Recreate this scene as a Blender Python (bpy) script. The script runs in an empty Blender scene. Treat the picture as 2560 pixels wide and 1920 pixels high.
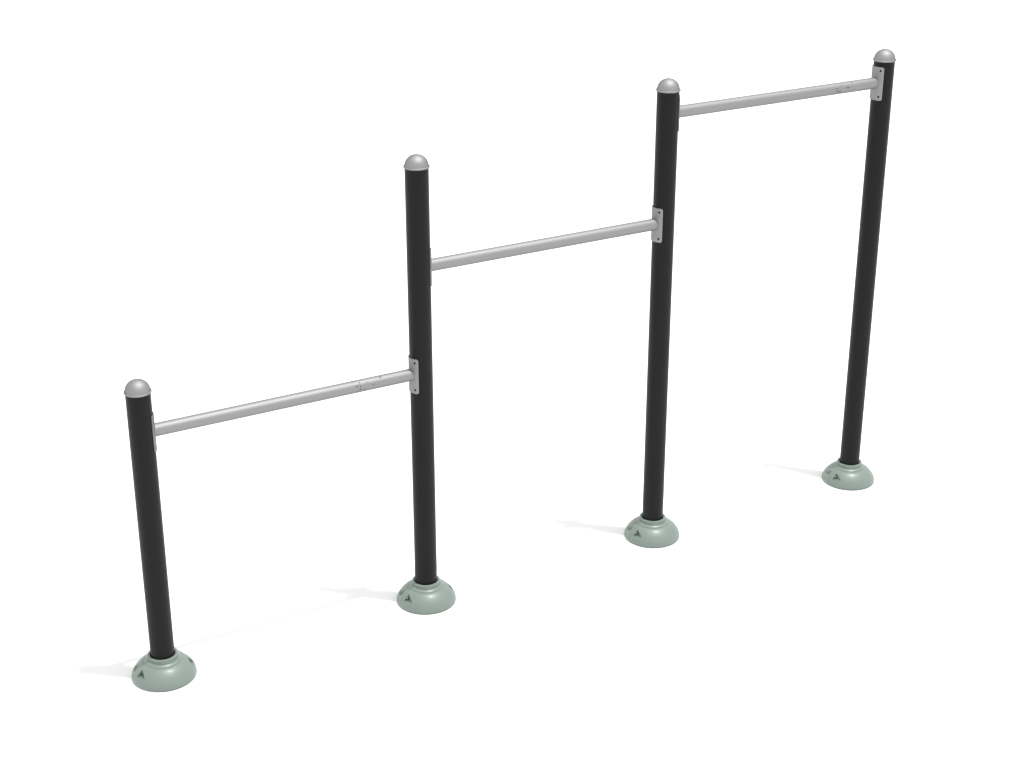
import bpy, bmesh, math
from mathutils import Vector

C = bpy.context.scene.collection
PI = math.pi
R = 0.0577           # post radius (m)
D = 1.4353           # distance between neighbouring posts
POST_H = [1.5003, 2.3493, 2.5495, 2.5504]
BAR_Z = [1.2983, 1.8497, 2.4311]
BAR_R = 0.0311

# ---------------------------------------------------------------- materials
def new_mat(name):
    m = bpy.data.materials.new(name)
    m.use_nodes = True
    return m, m.node_tree, m.node_tree.nodes['Principled BSDF']

def grain(nt, b, scale, strength, dist=0.0004, stretch=None, rough=None):
    """fine surface grain: bump and a little roughness change, in object space"""
    tc = nt.nodes.new('ShaderNodeTexCoord')
    mp = nt.nodes.new('ShaderNodeMapping')
    if stretch: mp.inputs['Scale'].default_value = stretch
    n = nt.nodes.new('ShaderNodeTexNoise')
    n.inputs['Scale'].default_value = scale
    n.inputs['Detail'].default_value = 4
    nt.links.new(tc.outputs['Object'], mp.inputs['Vector'])
    nt.links.new(mp.outputs['Vector'], n.inputs['Vector'])
    bp = nt.nodes.new('ShaderNodeBump')
    bp.inputs['Strength'].default_value = strength
    bp.inputs['Distance'].default_value = dist
    nt.links.new(n.outputs['Fac'], bp.inputs['Height'])
    nt.links.new(bp.outputs['Normal'], b.inputs['Normal'])
    if rough:
        mr = nt.nodes.new('ShaderNodeMapRange')
        mr.inputs['To Min'].default_value, mr.inputs['To Max'].default_value = rough
        nt.links.new(n.outputs['Fac'], mr.inputs['Value'])
        nt.links.new(mr.outputs['Result'], b.inputs['Roughness'])

def mat_black():
    m, nt, b = new_mat('black_powder_coat')
    b.inputs['Base Color'].default_value = (0.0065, 0.0065, 0.0065, 1)
    b.inputs['Roughness'].default_value = 0.45
    b.inputs['Specular IOR Level'].default_value = 0.15
    grain(nt, b, 900, 0.12, rough=(0.40, 0.52))
    return m

def mat_silver(name, v, r0, r1, edge):
    m, nt, b = new_mat(name)
    b.inputs['Base Color'].default_value = (v, v, v, 1)
    b.inputs['Metallic'].default_value = 1.0
    b.inputs['Specular Tint'].default_value = (edge, edge, edge, 1)
    grain(nt, b, 260, 0.10, rough=(r0, r1))
    return m

def mat_green():
    m, nt, b = new_mat('sage_green_plastic')
    b.inputs['Base Color'].default_value = (0.140, 0.180, 0.157, 1)
    b.inputs['Roughness'].default_value = 0.50
    b.inputs['Specular IOR Level'].default_value = 0.62
    b.inputs['Coat Weight'].default_value = 0.16
    b.inputs['Coat Roughness'].default_value = 0.27
    grain(nt, b, 60, 0.05, rough=(0.44, 0.51))
    return m

def mat_plain(name, col, rough=0.6, metal=0.0, spec=0.3):
    m, nt, b = new_mat(name)
    b.inputs['Base Color'].default_value = (*col, 1)
    b.inputs['Roughness'].default_value = rough
    b.inputs['Metallic'].default_value = metal
    b.inputs['Specular IOR Level'].default_value = spec
    return m

M_black = mat_black()
M_bar = mat_silver('silver_tube', 0.297, 0.60, 0.67, 0.0)
M_cap = mat_silver('silver_cap', 0.30, 0.61, 0.68, 0.0)
M_plate = mat_silver('silver_plate', 0.29, 0.60, 0.68, 0.35)
M_green = mat_green()
M_screw = mat_plain('grey_screw', (0.36, 0.35, 0.34), 0.5, 1.0)
M_fleck = mat_plain('dark_fleck', (0.035, 0.035, 0.035), 0.8)
M_fleck2 = mat_plain('grey_fleck', (0.12, 0.12, 0.12), 0.7)
M_ground = mat_plain('white_ground', (0.8, 0.8, 0.8), 1.0, 0, 0.0)

# ---------------------------------------------------------------- helpers
def link(name, bm, mats, parent=None, loc=None, sharp=35):
    bmesh.ops.recalc_face_normals(bm, faces=bm.faces)
    me = bpy.data.meshes.new(name)
    bm.to_mesh(me); bm.free()
    for m in (mats if isinstance(mats, (list, tuple)) else [mats]):
        me.materials.append(m)
    for p in me.polygons: p.use_smooth = True
    me.set_sharp_from_angle(angle=math.radians(sharp))
    o = bpy.data.objects.new(name, me)
    C.objects.link(o)
    if loc: o.location = loc
    if parent: o.parent = parent
    return o

def lathe(bm, prof, n=128, closed=False):
    """revolve (r,z) points round Z; r==0 makes a pole"""
    rings = []
    for r, z in prof:
        if r < 1e-7:
            rings.append([bm.verts.new((0, 0, z))])
        else:
            rings.append([bm.verts.new((r * math.cos(2 * PI * i / n), r * math.sin(2 * PI * i / n), z)) for i in range(n)])
    pairs = list(zip(rings, rings[1:]))
    if closed: pairs.append((rings[-1], rings[0]))
    for a, b in pairs:
        for i in range(n):
            j = (i + 1) % n
            if len(a) == 1 and len(b) == 1: continue
            if len(a) == 1: bm.faces.new((a[0], b[i], b[j]))
            elif len(b) == 1: bm.faces.new((a[i], a[j], b[0]))
            else: bm.faces.new((a[i], a[j], b[j], b[i]))

def prism(bm, pts, y0, y1):
    """(x,z) polygon extruded along Y"""
    a = [bm.verts.new((x, y0, z)) for x, z in pts]
    b = [bm.verts.new((x, y1, z)) for x, z in pts]
    n = len(pts)
    bm.faces.new(a); bm.faces.new(b[::-1])
    for i in range(n):
        j = (i + 1) % n
        bm.faces.new((a[i], a[j], b[j], b[i]))

def cyl(bm, p0, p1, r, n=32, r2=None):
    p0, p1 = Vector(p0), Vector(p1)
    ax = (p1 - p0).normalized()
    u = ax.orthogonal().normalized(); v = ax.cross(u)
    r2 = r if r2 is None else r2
    a = [bm.verts.new(p0 + r * (u * math.cos(2 * PI * i / n) + v * math.sin(2 * PI * i / n))) for i in range(n)]
    b = [bm.verts.new(p1 + r2 * (u * math.cos(2 * PI * i / n) + v * math.sin(2 * PI * i / n))) for i in range(n)]
    bm.faces.new(a); bm.faces.new(b[::-1])
    for i in range(n):
        j = (i + 1) % n
        bm.faces.new((a[i], a[j], b[j], b[i]))

def carve(o, cutters):
    """subtract each cutter mesh from o, bake the result, delete the cutters"""
    for bm in cutters:
        c = link('cutter', bm, M_green)
        md = o.modifiers.new('cut', 'BOOLEAN')
        md.operation = 'DIFFERENCE'; md.solver = 'EXACT'; md.object = c
        bpy.context.view_layer.update()
        dg = bpy.context.evaluated_depsgraph_get()
        me = bpy.data.meshes.new_from_object(o.evaluated_get(dg))
        o.modifiers.clear()
        old = o.data; o.data = me; me.name = old.name
        bpy.data.meshes.remove(old)
        cm = c.data
        bpy.data.objects.remove(c); bpy.data.meshes.remove(cm)
    for p in o.data.polygons: p.use_smooth = True
    o.data.set_sharp_from_angle(angle=math.radians(28))

def bevel(o, width, seg=2, ang=35):
    md = o.modifiers.new('round', 'BEVEL')
    md.width = width; md.segments = seg; md.limit_method = 'ANGLE'
    md.angle_limit = math.radians(ang); md.harden_normals = False
    md.use_clamp_overlap = True

# ---------------------------------------------------------------- part meshes
def post_mesh(bm, h):
    lathe(bm, [(0, 0.002), (R, 0.002), (R, 0.2)] + [(R, 0.2 + (h - 0.2) * t / 12) for t in range(1, 12)] +
          [(R, h - 0.0015), (0, h - 0.0015)], 96)

def cap_mesh(bm):
    # rolled flange, thin groove, then a shallow dome
    prof = [(0, -0.0014), (0.0595, -0.0014), (0.0612, -0.0010), (0.0624, -0.0002), (0.0629, 0.0030), (0.0626, 0.0056),
            (0.0617, 0.0072), (0.0602, 0.0080), (0.0582, 0.0080)]
    rd, hd, z0 = 0.0579, 0.0537, 0.0080
    for k in range(1, 22):
        a = PI / 2 * k / 22
        prof.append((rd * math.cos(a), z0 + hd * math.sin(a)))
    prof.append((0, z0 + hd))
    lathe(bm, prof, 96)

OUT = [(0.1500, 0.0), (0.1508, 0.0038), (0.1550, 0.0044), (0.1560, 0.0080), (0.1554, 0.0150), (0.1541, 0.0220), (0.1519, 0.0295),
       (0.1487, 0.0365), (0.1446, 0.0438), (0.1397, 0.0510), (0.1342, 0.0580), (0.1278, 0.0647), (0.1211, 0.0712),
       (0.1141, 0.0768), (0.1070, 0.0818), (0.1000, 0.0858), (0.0950, 0.0880)]
NECK = [(0.0920, 0.0886), (0.0903, 0.0894), (0.0896, 0.0912), (0.0888, 0.0938), (0.0868, 0.0964), (0.0838, 0.0984),
        (0.0805, 0.1000), (0.0784, 0.1016), (0.0772, 0.1036), (0.0766, 0.1056), (0.0740, 0.1061), (0.0735, 0.1068),
        (0.0742, 0.1076), (0.0754, 0.1084), (0.0754, 0.1108), (0.0742, 0.1116), (0.0724, 0.1121), (0.0722, 0.1130),
        (0.0738, 0.1140), (0.0742, 0.1180), (0.0734, 0.1212), (0.0716, 0.1234), (0.0690, 0.1244), (0.0640, 0.1244),
        (0.0618, 0.1238), (0.0608, 0.1222)]

def cover(with_screws):
    bm = bmesh.new()
    lathe(bm, OUT + NECK + [(0.0605, 0.0)], 160, closed=True)
    o = link('base_cover', bm, M_green)
    cuts = []
    for sx in (-1, 1):
        for sy in (-1, 1):
            # pocket that lets a screw reach the flat flange beside the seam
            c = bmesh.new(); r = 0.006
            pts = [(0.1120, 0.15)]
            for k in range(7):
                a = PI + (PI / 2) * k / 6
                pts.append((0.1120 + r + r * math.cos(a), 0.0430 + r + r * math.sin(a)))
            pts += [(0.20, 0.0410), (0.20, 0.15)]
            prism(c, [(x * sx, z) for x, z in pts], sy * 0.0205, sy * 0.25)
            for v in c.verts:                          # moulding draft: the pocket narrows outwards
                if abs(v.co.y) > 0.1:
                    if abs(v.co.x) < 0.13: v.co.x += sx * 0.030
                    if v.co.z < 0.1: v.co.z += 0.016
            bmesh.ops.recalc_face_normals(c, faces=c.faces)
            cuts.append(c)
            # screw hole
            c = bmesh.new()
            rr = 0.0094 if with_screws else 0.0054
            cyl(c, (sx * 0.1215, sy * (0.0080 if with_screws else 0.003), 0.0530), (sx * 0.1215, sy * 0.0230, 0.0530), rr, 24)
            cuts.append(c)
        # seam between the two half shells: a shallow V-less groove that follows the outline
        c = bmesh.new()
        g = OUT[2:]
        inner, outer = [], []
        for i, (r_, z_) in enumerate(g):
            a = g[max(i - 1, 0)]; b = g[min(i + 1, len(g) - 1)]
            t = Vector((b[0] - a[0], b[1] - a[1])).normalized(); n = Vector((t.y, -t.x))
            inner.append((sx * (r_ - n.x * 0.0022), z_ - n.y * 0.0022))
            outer.append((sx * (r_ + n.x * 0.004), z_ + n.y * 0.004))
        prism(c, inner + outer[::-1], -0.0007, 0.0007)
        cuts.append(c)
    carve(o, cuts)
    bevel(o, 0.0011, 2, 32)
    return o

def screw_mesh(bm, sx, sy):
    # button head with hexagonal recess, axis along Y
    prof = [(0, 0.0008), (0.0022, 0.0008), (0.0026, 0.0052), (0.0040, 0.0050), (0.0056, 0.0038), (0.0064, 0.0018), (0.0066, 0.0), (0.0040, 0.0), (0.0040, -0.0065), (0.0, -0.0065)]
    lathe(bm, prof, 24)
    for v in bm.verts:
        x, y, z = v.co
        v.co = (sx * 0.1215 + x, sy * (0.0167 + z * 1.5), 0.0530 + y)

def bracket_mesh(bm, s):
    """saddle plate hugging the post; s = +1 when the bar leaves towards +X"""
    A, H, rc = math.radians(50.5), 0.0918, 0.0112
    r0, r1 = R + 0.0009, R + 0.0050
    half = A * R
    n = 72; cols = []
    # columns crowd towards the ends so that the corners round off
    ss = [half * math.sin(PI / 2 * (2 * i / n - 1)) for i in range(n + 1)]
    for q in ss:
        d = half - abs(q)
        h = H - rc + math.sqrt(max(rc * rc - (rc - d) ** 2, 0)) if d < rc else H
        cols.append((q / R, h))
    NZ = 12
    gi, go = [], []
    for a, h in cols:
        ri, ro = [], []
        for k in range(NZ + 1):
            z = h * (2 * k / NZ - 1)
            ri.append(bm.verts.new((s * r0 * math.cos(a), r0 * math.sin(a), z)))
            ro.append(bm.verts.new((s * r1 * math.cos(a), r1 * math.sin(a), z)))
        gi.append(ri); go.append(ro)
    for i in range(n):
        for k in range(NZ):
            bm.faces.new((gi[i][k], gi[i + 1][k], gi[i + 1][k + 1], gi[i][k + 1]))
            bm.faces.new((go[i][k], go[i][k + 1], go[i + 1][k + 1], go[i + 1][k]))
        bm.faces.new((gi[i][0], go[i][0], go[i + 1][0], gi[i + 1][0]))
        bm.faces.new((gi[i][NZ], gi[i + 1][NZ], go[i + 1][NZ], go[i][NZ]))
    for i in (0, n):
        for k in range(NZ):
            bm.faces.new((gi[i][k], gi[i][k + 1], go[i][k + 1], go[i][k]))

def bracket(s, parent, loc):
    bm = bmesh.new(); bracket_mesh(bm, s)
    o = link('bracket', bm, M_plate)
    cuts = []
    for sa in (-1, 1):
        for sz in (-1, 1):
            a = math.radians(32.8) * sa
            d = Vector((s * math.cos(a), math.sin(a), 0)); zz = Vector((0, 0, sz * 0.0715))
            c = bmesh.new(); cyl(c, d * (R - 0.004) + zz, d * (R + 0.012) + zz, 0.0058, 28)
            cuts.append(c)
    carve(o, cuts)
    bevel(o, 0.0008, 2, 50)
    o.parent = parent; o.location = loc
    return o

FLECKS = {0: [(1.0887, 52.3, 1, 1, 0.7), (1.0707, 25.0, 1.2, 1.2, 0.8), (1.089, 16.9, 1, 1, 0.8), (1.0909, -0.8, 0.7, 0.7, 0.6), (1.0877, -9.5, 1.2, 1.2, 0.9), (1.0784, -39.5, 1.3, 1, 0.9), (1.0864, 34.7, 0.6, 0.6, 0.4), (1.1252, 42.3, 1.1, 1, 0.3), (1.1546, 8.6, 1.3, 0.8, 0.35), (1.1628, 9.3, 1.2, 0.6, 0.35), (1.1118, -17.9, 1.8, 0.8, 0.25), (1.0613, 74.4, 1, 1, 0.35), (1.203, 68.9, 1, 1, 0.6), (1.2038, 59.5, 1.3, 1, 0.8), (1.0952, 80.0, 1, 0.8, 0.35), (1.0582, 102.1, 1.2, 1, 0.7)], 2: [(1.0859, 16.1, 1.2, 1, 0.8), (1.0899, 0.2, 0.8, 0.8, 0.5), (1.0866, -10.1, 1.1, 1, 0.8), (1.093, -25.2, 0.8, 0.7, 0.5), (1.0754, -37.8, 1.4, 1, 0.9), (1.0754, -53.6, 0.9, 0.6, 0.6), (1.1069, -18.6, 3, 0.9, 1), (1.1626, 9.0, 2.6, 1, 1), (1.1237, 42.5, 1.5, 1, 0.35), (1.0873, 73.9, 0.9, 0.7, 0.35), (1.201, 64.6, 1.8, 1, 0.7), (1.0512, 95.2, 1.5, 0.8, 0.7), (1.0631, 75.4, 1.2, 0.7, 0.4)]}

def bar_mesh(bm, k):
    n = 72
    cut = R + 0.0030
    xs = [None] + [0.08 + (D - 0.16) * i / 24 for i in range(25)] + [None]
    rings = []
    for q, x in enumerate(xs):
        ring = []
        for i in range(n):
            a = 2 * PI * i / n
            y, z = -BAR_R * math.cos(a), BAR_R * math.sin(a)
            e = math.sqrt(cut * cut - y * y)          # coped end that meets the curved saddle
            xx = x if x is not None else (e if q == 0 else D - e)
            ring.append(bm.verts.new((xx, y, z)))
        rings.append(ring)
    for a, b in zip(rings, rings[1:]):
        for i in range(n):
            j = (i + 1) % n
            bm.faces.new((a[i], a[j], b[j], b[i]))
    bm.faces.new(rings[0]); bm.faces.new(rings[-1][::-1])
    # small dark and grey specks, slightly proud of the tube
    px = 1.1 / 455.0
    for x, ang, ra, rb_, w in FLECKS.get(k, []):
        a0 = math.radians(ang); rr = BAR_R + 0.0005
        m = 12
        c = bm.verts.new((x, -(rr + 0.0004) * math.cos(a0), (rr + 0.0004) * math.sin(a0)))
        ed = []
        for i in range(m):
            t = 2 * PI * i / m
            wob = 1 + 0.10 * math.sin(3 * t + x * 900) + 0.05 * math.sin(5 * t + ang)
            dx = ra * px * 1.35 * math.cos(t) * wob; da = rb_ * px * 1.1 * math.sin(t) * wob / BAR_R
            ed.append(bm.verts.new((x + dx, -rr * math.cos(a0 + da), rr * math.sin(a0 + da))))
        for i in range(m):
            f = bm.faces.new((c, ed[i], ed[(i + 1) % m]))
            f.material_index = 1 if w >= 0.55 else 2

# ---------------------------------------------------------------- the thing
st = bpy.data.objects.new('pull_up_bar_station', None)
C.objects.link(st)
st.location = (0, 0, 0)
st['label'] = 'pull-up bar station, four black posts with silver bars, dome caps, green base covers'
st['category'] = 'pull-up bars'

bm = bmesh.new(); cap_mesh(bm)
cap0 = link('cap', bm, M_cap)
cov_plain = cover(False)
cov_screw = cover(True)
used = {cap0.name: 0}
first = {'cap': True, 'screwcover': True}
post_labels = ['shortest black post', 'second shortest black post, with a bar on each side',
               'tall black post between the middle and the highest bar', 'tall black post at the far end of the row']
for i, h in enumerate(POST_H):
    bm = bmesh.new(); post_mesh(bm, h)
    po = link('post', bm, M_black, st, (i * D, 0, 0))
    po['label'] = post_labels[i]
    cuts = []
    for k, s in ((i, 1), (i - 1, -1)):
        if 0 <= k < 3:
            for sa in (-1, 1):
                for sz in (-1, 1):
                    a = math.radians(32.8) * sa
                    d = Vector((s * math.cos(a), math.sin(a), 0))
                    zz = Vector((0, 0, BAR_Z[k] + sz * 0.0715))
                    c = bmesh.new(); cyl(c, d * 0.035 + zz, d * 0.07 + zz, 0.0058, 28)
                    cuts.append(c)
    po.location = (0, 0, 0)
    carve(po, cuts)
    po.location = (i * D, 0, 0)
    ca = cap0 if i == 0 else cap0.copy()
    if i: C.objects.link(ca)
    ca.parent = po; ca.location = (0, 0, h)
    if i == 0: co = cov_plain
    elif i == 1: co = cov_screw
    else:
        co = cov_screw.copy(); C.objects.link(co)
    co.parent = st; co.location = (i * D, 0, 0)
    if i == 0: co['label'] = 'sage green base cover with empty black screw holes'
    else:
        for sx in (-1, 1):
            for sy in (-1, 1):
                bm = bmesh.new(); screw_mesh(bm, sx, sy)
                link('screw', bm, M_screw, co)

bar_labels = ['lowest silver bar, with dark flecks near its far end', 'middle silver bar, clean', 'highest silver bar, with dark flecks near its far end']
for k, z in enumerate(BAR_Z):
    bm = bmesh.new(); bar_mesh(bm, k)
    b = link('bar', bm, [M_bar, M_fleck, M_fleck2], st, (k * D, 0, z))
    b['label'] = bar_labels[k]
    bracket(+1, b, (0, 0, 0))
    bracket(-1, b, (D, 0, 0))

# ---------------------------------------------------------------- ground
bm = bmesh.new()
S = 120
vs = [bm.verts.new((x, y, 0)) for x, y in ((-S, -S), (S, -S), (S, S), (-S, S))]
bm.faces.new(vs)
g = link('ground', bm, M_ground)
g['kind'] = 'structure'; g['label'] = 'plain seamless white studio floor under the posts'; g['category'] = 'ground'

# ---------------------------------------------------------------- light
w = bpy.data.worlds.new('World'); bpy.context.scene.world = w
w.use_nodes = True
bg = w.node_tree.nodes['Background']
bg.inputs['Color'].default_value = (1, 1, 1, 1)
bg.inputs['Strength'].default_value = 1.234

def disk(name, loc, aim, size, power):
    l = bpy.data.lights.new(name, 'AREA'); l.shape = 'DISK'; l.size = size; l.energy = power
    o = bpy.data.objects.new(name, l); C.objects.link(o)
    o.location = loc
    o.rotation_euler = (Vector(aim) - Vector(loc)).to_track_quat('-Z', 'Y').to_euler()
    return o
disk('key_light', (9.35, -7.0, 45), (2.15, 0, 0), 2.3, 21500)

# ---------------------------------------------------------------- camera
cd = bpy.data.cameras.new('camera'); cam = bpy.data.objects.new('camera', cd); C.objects.link(cam)
cd.sensor_width = 36; cd.lens = 4174.906 / 2560 * 36
cd.clip_start = 0.1; cd.clip_end = 500
cam.location = (-1.9997, -6.862, 4.4885)
cam.rotation_euler = (PI / 2 - 0.4015, 0, -0.5229)
sc = bpy.context.scene
sc.camera = cam
sc.view_settings.view_transform = 'Standard'
sc.view_settings.look = 'None'
sc.view_settings.exposure = 0
sc.view_settings.gamma = 1
sc.view_settings.use_curve_mapping = False
